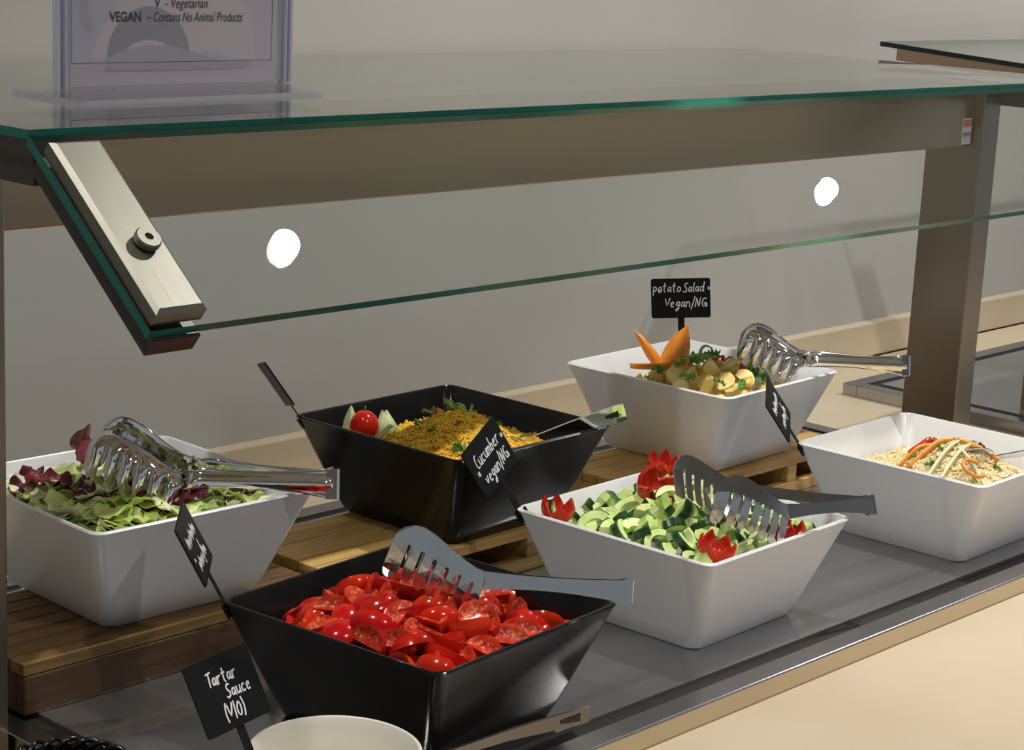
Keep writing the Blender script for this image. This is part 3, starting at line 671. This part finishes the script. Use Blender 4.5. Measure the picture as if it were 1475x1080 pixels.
strip_between('carrot_strip', M['carrot'], (.818, -.080, .124), (.885, -.102, .137), .0032, .004, 'wide orange carrot strip lying on top of the pale couscous', 'carrot', VG)
strip_between('carrot_strip', M['carrot'], (.876, -.110, .131), (.894, -.158, .124), .0030, .003, 'orange carrot strip on the right slope of the pale couscous', 'carrot', VG)
strip_between('carrot_strip', M['carrot'], (.822, -.064, .119), (.868, -.085, .134), .0024, .006, 'thin orange carrot strip at the back of the pale couscous', 'carrot', VG)
strip_between('carrot_strip', M['pepper_red'], (.852, -.060, .124), (.885, -.078, .141), .0040, .005, 'red pepper strip peaking above the pale couscous', 'pepper', VG)
rn = MB(); rn.tube([(.014*math.cos(k*.30), .014*math.sin(k*.30), 0) for k in range(16)], .0023, 8)
put_w('red_pepper_ring', rn.mesh('red_pepper_ring', M['carrot'], True), (.822, -.166, .118), (R(28), R(-12), .2), 1.0, 'orange red pepper ring at the front corner of the pale couscous', 'pepper', VG)
put_w('aubergine_piece', chunk_mesh('aubergine_piece', [M['aubergine'], M['aubergine']], 8, .010, True, (1.4, .8, .6)), (.901, -.131, .123), (.3, .2, .4), 1.0, 'dark purple vegetable piece at the right of the pale couscous', 'aubergine', VG)
for k in range(14):
    x, y = random.uniform(-.10, .02), random.uniform(-.10, .02)
    put('herb_leaf', hl[k % 3], 'F', (x, y, hF(x, y)+.002), rnd_rot(30), random.uniform(.35, .75), 'small green herb leaf scattered on the pale couscous', 'herb', 'herb leaves on the pale couscous')
ps = strip_mesh('carrot_shred', M['carrot'], .020, .0014, .004, .001, 3)
for k in range(24):
    x, y = random.uniform(-.09, .05), random.uniform(-.10, .05)
    put('carrot_shred', ps, 'F', (x, y, hF(x, y)+.003), rnd_rot(30), random.uniform(.5, 1.1), 'thin orange shred scattered on the pale couscous', 'carrot', 'orange shreds on the pale couscous')

# ------------------------------------------------------------------ potato salad (bowl C)
pots = [chunk_mesh('potato_piece', [M['potato_skin'], M['potato']], 60+s, .0185) for s in range(5)]
def hC(x, y): return .074+.044*math.exp(-((x+.022)**2+(y+.030)**2)/(.070**2))
for layer, dz in ((0, 0), (1, -.018)):
    for x, y in scatter(.031, .085):
        if math.hypot(x+.020, y+.020) > .098 or (x > .05 and y > .0): continue
        put('potato_piece', random.choice(pots), 'C', (x, y, hC(x, y)+dz+random.uniform(-.002, .004)), rnd_rot(), random.uniform(.8, 1.1), 'yellow boiled potato chunk in the white bowl at the back', 'potato', 'potato chunks in the back white bowl')
for k in range(26):
    a = random.uniform(0, 6.28); rr = .085*math.sqrt(random.random()); x, y = -.022+rr*math.cos(a), -.028+rr*math.sin(a)
    put('herb_leaf', hl[k % 3], 'C', (x, y, hC(x, y)+.013), rnd_rot(40), random.uniform(.55, 1.1), 'green herb leaf mixed into the potato salad', 'herb', 'herb leaves in the potato salad')
for k in range(7):
    x, y = random.uniform(-.08, .03), random.uniform(-.08, .03)
    put('red_pepper_bit', rp, 'C', (x, y, hC(x, y)+.012), rnd_rot(), random.uniform(.8, 1.4), 'small red pepper bit in the potato salad', 'pepper', 'red pepper bits in the potato salad')
for k in range(9):
    x, y = random.uniform(-.04, .05), random.uniform(-.05, .03)
    put('spring_onion_curl', ons[k % 5], 'C', (x, y, hC(x, y)+.016), rnd_rot(60), random.uniform(.8, 1.3), 'thin green spring onion curl on the potato salad', 'spring onion', 'spring onion curls on the potato salad')
def petal_to(a, b, W, curve, label, face=(-.74, -.67, 0)):
    a, b = Vector(a), Vector(b); z = (b-a).normalized(); y = -Vector(face); y = (y-z*y.dot(z)).normalized(); x = y.cross(z)
    o = link('carrot_petal', petal_mesh('carrot_petal', [M['carrot'], M['carrot']], (b-a).length, W, curve, .0025), None)
    mm = Matrix((x, y, z)).transposed().to_4x4(); mm.translation = a; o.matrix_world = mm
    return tag(o, label, 'carrot', 'carrot petals in the potato salad')
petal_to((.826, .300, .142), (.800, .3377, .1990), .015, .05, 'narrow upright carrot petal leaning left in the potato salad')
petal_to((.822, .292, .142), (.857, .2905, .2080), .036, .04, 'tall wide carrot petal leaning right in the potato salad')
petal_to((.826, .296, .150), (.768, .3120, .1500), .022, .10, 'carrot petal lying flat towards the left rim in the potato salad', (-.2, -.3, -.9))

# ------------------------------------------------------------------ tongs
def tong(label, end, neck, sc=1.0, roll=12, spread=.010, lift=0.0, chrome=False, ahead=0.0, group='serving tongs on the bowls'):
    """one-piece strip tongs lying on edge: two arms with comb heads, joined by a sprung band at the handle end"""
    E_, N_ = Vector(end), Vector(neck); a = (N_-E_).normalized(); dep = a.cross(Vector((0,0,1))).normalized()
    if dep.dot(cf) < 0: dep = -dep
    up = dep.cross(a); up = up if up.z > 0 else -up
    b = (up*math.cos(R(roll))+dep*math.sin(R(roll))).normalized(); s = a.cross(b); s = s if s.dot(dep) > 0 else -s
    hl_ = (N_-E_).length
    t = bpy.data.objects.new('serving_tongs', None); C.objects.link(t); t.empty_display_size = .02
    mm = Matrix((a, b, s)).transposed().to_4x4(); mm.translation = E_; t.matrix_world = mm
    tag(t, label, 'tongs', group); mt = M['chrome'] if chrome else M['tong_steel']
    k = .001*sc; na = hl_/k                                               # neck position in outline millimetres
    top = [(na, 9), (na+8, 12), (na+18, 18), (na+30, 27), (na+42, 36), (na+52, 41.5), (na+60, 43), (na+68, 41.5), (na+75, 36.5), (na+79.5, 29), (na+81.5, 21)]
    d = Vector((.29, -.957)); nrm = Vector((.957, .29)); sw = 1.9 if not chrome else 2.6; TLn = 25
    slots = [Vector((na+64.5-q*(10.6 if not chrome else 12.4), 26.5-q*(5.6 if not chrome else 6.4))) for q in range(6 if not chrome else 5)]
    poly = [Vector(p) for p in top]
    prev = Vector(top[-1])
    def tine_end(p_from, p_to):                                          # rounded tip between two side bottoms
        mid = (p_from+p_to)/2; r_ = (p_from-p_to)/2
        return [mid+r_*math.cos(R(q))+d*abs(r_.length)*math.sin(R(q)) for q in (0, 45, 90, 135, 180)]
    left_bot = prev+d*(TLn-10)
    for q in (1/3, 2/3): poly.append(prev.lerp(left_bot, q))
    cur = left_bot
    for sl in slots:
        sb = sl+nrm*sw+d*TLn
        poly += tine_end(cur, sb)
        for q in (.66, .33): poly.append(sl+nrm*sw+d*TLn*q)
        poly += [sl+nrm*sw*math.cos(R(q))-d*sw*math.sin(R(q)) for q in (0, 45, 90, 135, 180)]
        for q in (.33, .66): poly.append(sl-nrm*sw+d*TLn*q)
        cur = sl-nrm*sw+d*TLn
    last = cur-nrm*8
    poly += tine_end(cur, last)
    for q in (.6, .3): poly.append(slots[-1]-nrm*(sw+8.5)+d*TLn*q)
    poly.append(Vector((na+2, -7)))
    base_line = lambda p: 26.5-(na+64.5-p.x)*.53
    for side in (0, 1):                                                   # 0 near arm, 1 far arm
        sg = -1 if side == 0 else 1
        bm = bmesh.new(); vv = [bm.verts.new((p.x*k, p.y*k, 0)) for p in poly]; f = bm.faces.new(vv)
        # handle strip
        nh = 16; hv = []
        for i in range(nh+1):
            u = i/nh; aa = na*u; hw = 1.3 if chrome else 1.0; tp = (9.5-2.0*math.sin(math.pi*u)+(1.5 if u < .05 else 0))*(hw if u < .9 else 1); bt = (-10+4.5*math.sin(math.pi*min(1, u*.9))*1.0+(3*u))*hw
            hv.append([bm.verts.new((aa*k, (bt+(tp-bt)*q/10)*k, 0)) for q in range(11)])
        for i in range(nh):
            for q in range(10): bm.faces.new((hv[i][q], hv[i+1][q], hv[i+1][q+1], hv[i][q+1]))
        bmesh.ops.triangulate(bm, faces=[f])
        bmesh.ops.subdivide_edges(bm, edges=[e for e in bm.edges if e.calc_length() > 9*k and min(v.co.x for v in e.verts) > na*k*.99], cuts=1)
        for v in bm.verts:
            ax, bx = v.co.x/k, v.co.y/k; u = max(0, min(1, ax/na)); s0 = sg*(.0045*sc+spread*u)
            if ax > na-1:
                w = base_line(Vector((ax, bx)))-bx
                s0 += -sg*(.00005*max(0, w)**1.5)*sc                       # teeth curl towards the other arm
                hump = max(0, (ax-na)/80); s0 += sg*.007*sc*math.sin(math.pi*min(1, hump))
                if chrome: s0 += -sg*.00012*max(0, -w+4)**1.55*sc
            elif chrome:
                s0 += sg*.0020*sc*math.cos(bx/12.5*math.pi*1.5)                       # rounded rib along the handle
            v.co.z = s0
            if side == 1: v.co.y += lift*u; v.co.x += ahead*u
        me = bpy.data.meshes.new('arm'); bm.to_mesh(me); bm.free(); me.materials.append(mt); me.shade_smooth() if chrome else None
        o = link('arm', me, t); md = o.modifiers.new('thickness', 'SOLIDIFY'); md.thickness = .0012*sc if not chrome else .0018; md.offset = 0
        if chrome: me.set_sharp_from_angle(angle=R(50))
    n = 12; pts = [(-.0045*sc*1.1*math.sin(R(180*q/n)), 0, -.0045*sc*math.cos(R(180*q/n))) for q in range(n+1)]
    pts = [(.006*sc, 0, -.0046*sc)]+pts+[(.006*sc, 0, .0046*sc)]
    MB().ribbon(pts, .0098*sc*(1.3 if chrome else 1), (0, 1, 0), .0016).build('spring_band', mt, t, 50)
    return t
tong('brushed steel tongs lying across the cut tomatoes in the black bowl', (.1293, -.2164, .131), (.0341, -.129, .137), 1.06, 14, .004)
tong('brushed steel tongs with open jaws lying on the cucumber', (.5724, -.1872, .124), (.4525, -.1453, .124), 1.04, 22, .022, .030, False, .014)
tong('polished chrome tongs resting on the lettuce bowl', (.0568, .0983, .172), (-.0477, .196, .170), 1.14, 20, .009, .014, True, -.006)
tong('polished chrome tongs sticking out to the right over the potato salad bowl', (1.0033, .0467, .178), (.9141, .1442, .176), 1.02, 18, .008, .006, True)

# ------------------------------------------------------------------ spoons
def spoon(label, pts, w, material, slot=False, bowl_r=.022):
    pts = [Vector(p) for p in pts]; o0 = pts[0].copy()
    t = thing('serving_spoon', o0, 0, label, 'spoon', 'serving spoons in the bowls')
    n = 16; cv = []
    for k in range(n+1):
        u = k/n*(len(pts)-1); i = min(int(u), len(pts)-2); cv.append(pts[i].lerp(pts[i+1], u-i)-o0)
    dr = (pts[-1]-pts[0]).normalized(); side = Vector((-.05, -.30, 1.0)); side = (side-dr*side.dot(dr)).normalized()
    ws = [w*(.35+.65*(k/n)**1.2)*(1 if k < n else .86) for k in range(n+1)]
    MB().ribbon(cv, ws, side, .0022).build('handle', material, t, 50)
    nn = dr.cross(side).normalized()
    if slot: MB().ribbon([cv[-4]*.999+nn*.0014, cv[-3]+nn*.0014, cv[-2]+nn*.0014], [.0015, .003, .004], side, .0004).build('handle_recess', M['gasket'], t)
    vs, fs = [], []                                                     # shallow oval bowl of the spoon
    for i in range(5):
        for k in range(20):
            a = 2*math.pi*k/20; q = i/4; vs.append(-dr*bowl_r*1.1+dr*math.cos(a)*bowl_r*1.25*q+side.cross(dr).normalized()*0+side*math.sin(a)*bowl_r*.8*q-nn*(1-q*q)*.008)
    for i in range(4):
        for k in range(20): fs.append((i*20+k, i*20+(k+1)%20, (i+1)*20+(k+1)%20, (i+1)*20+k))
    o = MB().add(vs, fs).build('bowl', material, t, True); md = o.modifiers.new('thickness', 'SOLIDIFY'); md.thickness = .0015
    return t
spoon('steel serving spoon leaning out of the black couscous bowl', [(.405, .170, .142), (.455, .140, .160), (.497, .0975, .181)], .012, M['chrome'], True)
spoon('steel serving spoon at the right edge in the pale couscous', [(.893, -.150, .116), (.930, -.178, .1225), (.985, -.215, .127)], .007, M['chrome'])
spoon('steel serving spoon standing in the tartar sauce bowl', [(-.175, -.250, .060), (-.105, -.294, .083), (-.038, -.320, .091)], .0088, M['dark_spoon'], True)

# ------------------------------------------------------------------ handwritten food labels
G = {  # pen strokes in a unit box (x right, y up; baseline 0, small letters 0.6 high)
 'p': [[(.05,.6),(.08,-.35)], [(.05,.5),(.25,.62),(.42,.45),(.35,.15),(.08,.1)]], 'o': [[(.3,.58),(.08,.45),(.05,.15),(.25,0),(.45,.15),(.45,.45),(.28,.58)]],
 't': [[(.22,1),(.18,.1),(.35,0)], [(.02,.65),(.42,.68)]], 'a': [[(.42,.5),(.2,.58),(.04,.3),(.15,.02),(.38,.2),(.43,.55)], [(.43,.55),(.42,.1),(.52,0)]],
 'S': [[(.5,.9),(.3,1),(.1,.8),(.2,.55),(.42,.4),(.4,.1),(.15,0),(0,.15)]], 'l': [[(.12,1.0),(.08,.1),(.2,0)]], 'd': [[(.42,.5),(.2,.58),(.04,.3),(.15,.02),(.38,.2)], [(.48,1.05),(.42,.1),(.52,0)]],
 'V': [[(.02,.95),(.2,0),(.5,1)]], 'v': [[(.02,.6),(.18,0),(.4,.65)]], 'e': [[(.05,.3),(.4,.38),(.32,.58),(.1,.5),(.05,.2),(.2,0),(.42,.1)]],
 'g': [[(.42,.5),(.2,.58),(.05,.35),(.18,.1),(.4,.3)], [(.44,.58),(.4,-.2),(.2,-.42),(.02,-.3),(.4,-.02)]], 'n': [[(.05,.6),(.05,0)], [(.05,.4),(.25,.6),(.4,.5),(.42,0)]],
 '/': [[(.35,1.15),(.05,-.25)]], 'N': [[(.05,0),(.12,.95)], [(.12,.95),(.42,.05)], [(.42,.05),(.55,1)]], 'G': [[(.5,.85),(.25,.98),(.04,.5),(.2,.02),(.48,.1),(.5,.45)], [(.28,.42),(.62,.45),(.6,0)]],
 'C': [[(.45,.95),(.2,1),(.05,.5),(.15,.02),(.5,.08)]], 'u': [[(.05,.6),(.08,.1),(.28,.02),(.42,.3)], [(.43,.6),(.43,.1),(.52,0)]], 'c': [[(.4,.5),(.2,.6),(.05,.3),(.18,0),(.42,.1)]],
 'm': [[(.04,.6),(.04,0)], [(.04,.4),(.18,.6),(.28,.45),(.28,0)], [(.28,.4),(.42,.6),(.54,.45),(.55,0)]], 'b': [[(.08,1.05),(.06,0)], [(.06,.3),(.28,.58),(.45,.3),(.3,0),(.08,.08)]],
 'r': [[(.06,.6),(.08,0)], [(.08,.35),(.22,.58),(.42,.55)]], 'T': [[(0,.95),(.55,1.02)], [(.28,1),(.24,0)]], 's': [[(.4,.52),(.2,.6),(.08,.45),(.35,.22),(.25,.02),(.02,.08)]],
 '(': [[(.25,1.1),(.06,.5),(.2,-.1)]], ')': [[(.05,1.1),(.25,.5),(.1,-.1)]], 'O': [[(.28,.9),(.06,.6),(.08,.15),(.3,0),(.46,.3),(.42,.75),(.26,.9)]], '|': [[(.12,1.05),(.1,-.05)]], '"': [[(.08,1.15),(.1,.9)], [(.2,1.15),(.22,.9)]], ' ': [],
 '~': [[(0,.1),(.12,.9),(.16,.1),(.3,.75),(.34,.0),(.46,.5)]], '^': [[(0,.0),(.10,.6),(.2,.05),(.3,.62),(.42,.1)]]}
W_ = {'m': .68, ' ': .35, '/': .42, '"': .3, 'l': .26, 'N': .66, 'G': .7, '(': .32, ')': .32, '|': .26, 'T': .5}
def pen(mb, text_, x, y, size, sx=1.0, slope=0.0, w=.00065, slant=.12):
    cx = 0.0
    for ch in text_:
        for st_ in G[ch]:
            pts = []
            for i in range(len(st_)-1):                                  # smooth the stroke a little
                for q in (0, .5): pts.append(Vector(st_[i]).lerp(Vector(st_[i+1]), q))
            pts.append(Vector(st_[-1])); pts = [pts[0]]+[(pts[i-1]+pts[i]*2+pts[i+1])/4 for i in range(1, len(pts)-1)]+[pts[-1]]
            P = [Vector((x+(cx+p.x+slant*p.y)*size*sx, y+p.y*size+slope*(cx+p.x)*size*sx, 0)) for p in pts]
            mb.ribbon(P, w, (0, 0, 1), w*2)
        cx += W_.get(ch, .56)
def food_label(key, lines, label):
    c, X, Y, w, h_, s = SIGN[key]; X, Y = Vector(X).normalized(), Vector(Y).normalized(); Y = (Y-X*Y.dot(X)).normalized(); Z = X.cross(Y)
    t = bpy.data.objects.new('food_label', None); C.objects.link(t); t.empty_display_size = .01
    mm = Matrix((X, Y, Z)).transposed().to_4x4(); mm.translation = Vector(c)-Y*(h_/2+s); t.matrix_world = mm
    tag(t, label, 'label', 'black food labels clipped to the bowls'); y0 = h_/2+s                  # label centre height above the clip
    bm = bmesh.new(); pts = []
    for cx, cy, a0 in ((1,1,0), (-1,1,90), (-1,-1,180), (1,-1,270)):
        for q in range(5): a = R(a0+22.5*q); pts.append((cx*(w/2-.003)+.003*math.cos(a), y0+cy*(h_/2-.003)+.003*math.sin(a)))
    n = len(pts); vs = [(x, y, -.001) for x, y in pts]+[(x, y, .001) for x, y in pts]
    bm.free(); MB().add(vs, [tuple(range(n-1, -1, -1)), tuple(range(n, 2*n))]+[(i, (i+1) % n, n+(i+1) % n, n+i) for i in range(n)]).build('card', M['card'], t)
    MB().box((-.0045, -.004, -.0012), (.0045, s+.006, -.0002), 0).build('stake', M['card'], t)
    mb = MB().box((-.007, -.012, -.0035), (.007, .002, -.0012)); mb.box((-.007, -.012, .0015), (.007, -.002, .0035)); mb.box((-.007, -.003, -.0035), (.007, .0, .0035)); mb.build('clip', M['card'], t)
    if lines:
        mb = MB()
        for tx, x, y, sz, sx, sl in lines: pen(mb, tx, x*w/2, y0+y*h_/2, sz*h_, sx, sl)
        for i, v in enumerate(mb.v): mb.v[i] = (v[0], v[1], .0012+(.0002 if v[2] > 0 else -.0002))
        mb.build('handwriting', M['chalk'], t)
    return t
SIGN = {
  'potato': ([.9557, .3839, .218], [.6121, -.7863, .0846], [-.1295, .0059, .9916], .0819, .0565, .0347),
  'cucumber': ([.2708, .0922, .165], [.8912, .2991, .3411], [-.4278, .3037, .8513], .0781, .0564, .0401),
  'tomato': ([-.1481, .0536, .1628], [.6733, .7378, .0472], [-.3673, .2783, .8875], .0781, .0584, .0344),
  'grain': ([.7556, .0691, .1512], [.7812, .5718, .2506], [-.4944, .3214, .8076], .0782, .0577, .0270),
  'tartar': ([-.2811, -.1582, .1239], [.9717, .2345, -.0267], [-.0914, .4781, .8735], .0780, .0576, .0300),
  'edge': ([.2289, .3878, .1931], [-.5453, -.8037, .2384], [-.3597, .4811, .7995], .0780, .0578, .0178)}
food_label('potato', [('potato', -.94, .32, .24, .86, 0), ('Salad', .08, .30, .24, .86, 0.03), ('"', -.84, -.30, .34, 1, 0), ('Vegan/NG', -.55, -.45, .24, .95, 0), ('"', .84, -.12, .30, 1, 0)], 'black label reading potato salad behind the potato salad bowl')
food_label('cucumber', [('Cucumber', -.72, .05, .26, .84, .04), ('"', -.90, -.78, .34, 1, 0), ('vegan/NG', -.66, -.70, .26, .84, .05), ('"', .76, -.42, .32, 1, 0)], 'black label reading cucumber at the left corner of the cucumber bowl')
food_label('tomato', [('~^^~^~^', -.70, .10, .30, .78, 0), ('"', -.82, -.62, .2, 1, 0), ('^~^^/~^', -.60, -.66, .28, .82, 0)], 'black label with scrawled white writing beside the tomato bowl, seen at a slant')
food_label('grain', [('~^~^^~', -.66, .10, .30, .85, 0), ('^^~^/~', -.55, -.64, .28, .9, 0)], 'black label with white writing at the left corner of the pale couscous bowl')
food_label('tartar', [('Tartar', -.52, .24, .19, 1.0, .0), ('Sauce', -.10, -.20, .19, 1.0, .0), ('(V|O)', -.36, -.76, .22, 1.0, .0)], 'black label reading tartar sauce at the front left')
food_label('edge', [], 'black label seen edge on at the left corner of the black couscous bowl')

# ------------------------------------------------------------------ sauce bowl and black ribbed dish in the front
cx, cy = -.216, -.212
t = thing('sauce_bowl', (cx, cy, .0), 0, 'round cream sauce bowl half out of frame at the bottom', 'bowl')
MB().lathe([(.0001, .0), (.040, .0), (.044, .003), (.058, .030), (.066, .060), (.0685, .072), (.0685, .0745), (.067, .0755), (.0655, .0745), (.0635, .065), (.054, .030), (.038, .008), (.0001, .006)], 48).build('body', M['sauce_white'], t, True)
MB().lathe([(.0001, .052), (.03, .0515), (.050, .0495), (.0585, .0485)], 40).build('sauce', M['sauce'], t, True)
t = thing('ribbed_dish', (-.345, -.035, WZ), 0, 'black ribbed round dish cut off at the bottom left corner', 'dish')
MB().lathe([(.0001, .0), (.034, .0), (.050, .03), (.052, .052), (.049, .056), (.046, .050), (.030, .012), (.0001, .008)], 40).build('body', M['black_melamine'], t, True)
rib = MB().tube([(.053*math.cos(a), .053*math.sin(a), .052+.006*math.cos(q)) if False else ((.0500+.0045*math.cos(q))*math.cos(a), (.0500+.0045*math.cos(q))*math.sin(a), .056+.0045*math.sin(q)) for a, q in [(i/10*.62, R(-60+i*30)) for i in range(11)]], .0024, 6).mesh('rib', M['black_melamine'], True)
for k in range(22): link('rib', rib, t, (0, 0, 0), (0, 0, 2*math.pi*k/22))
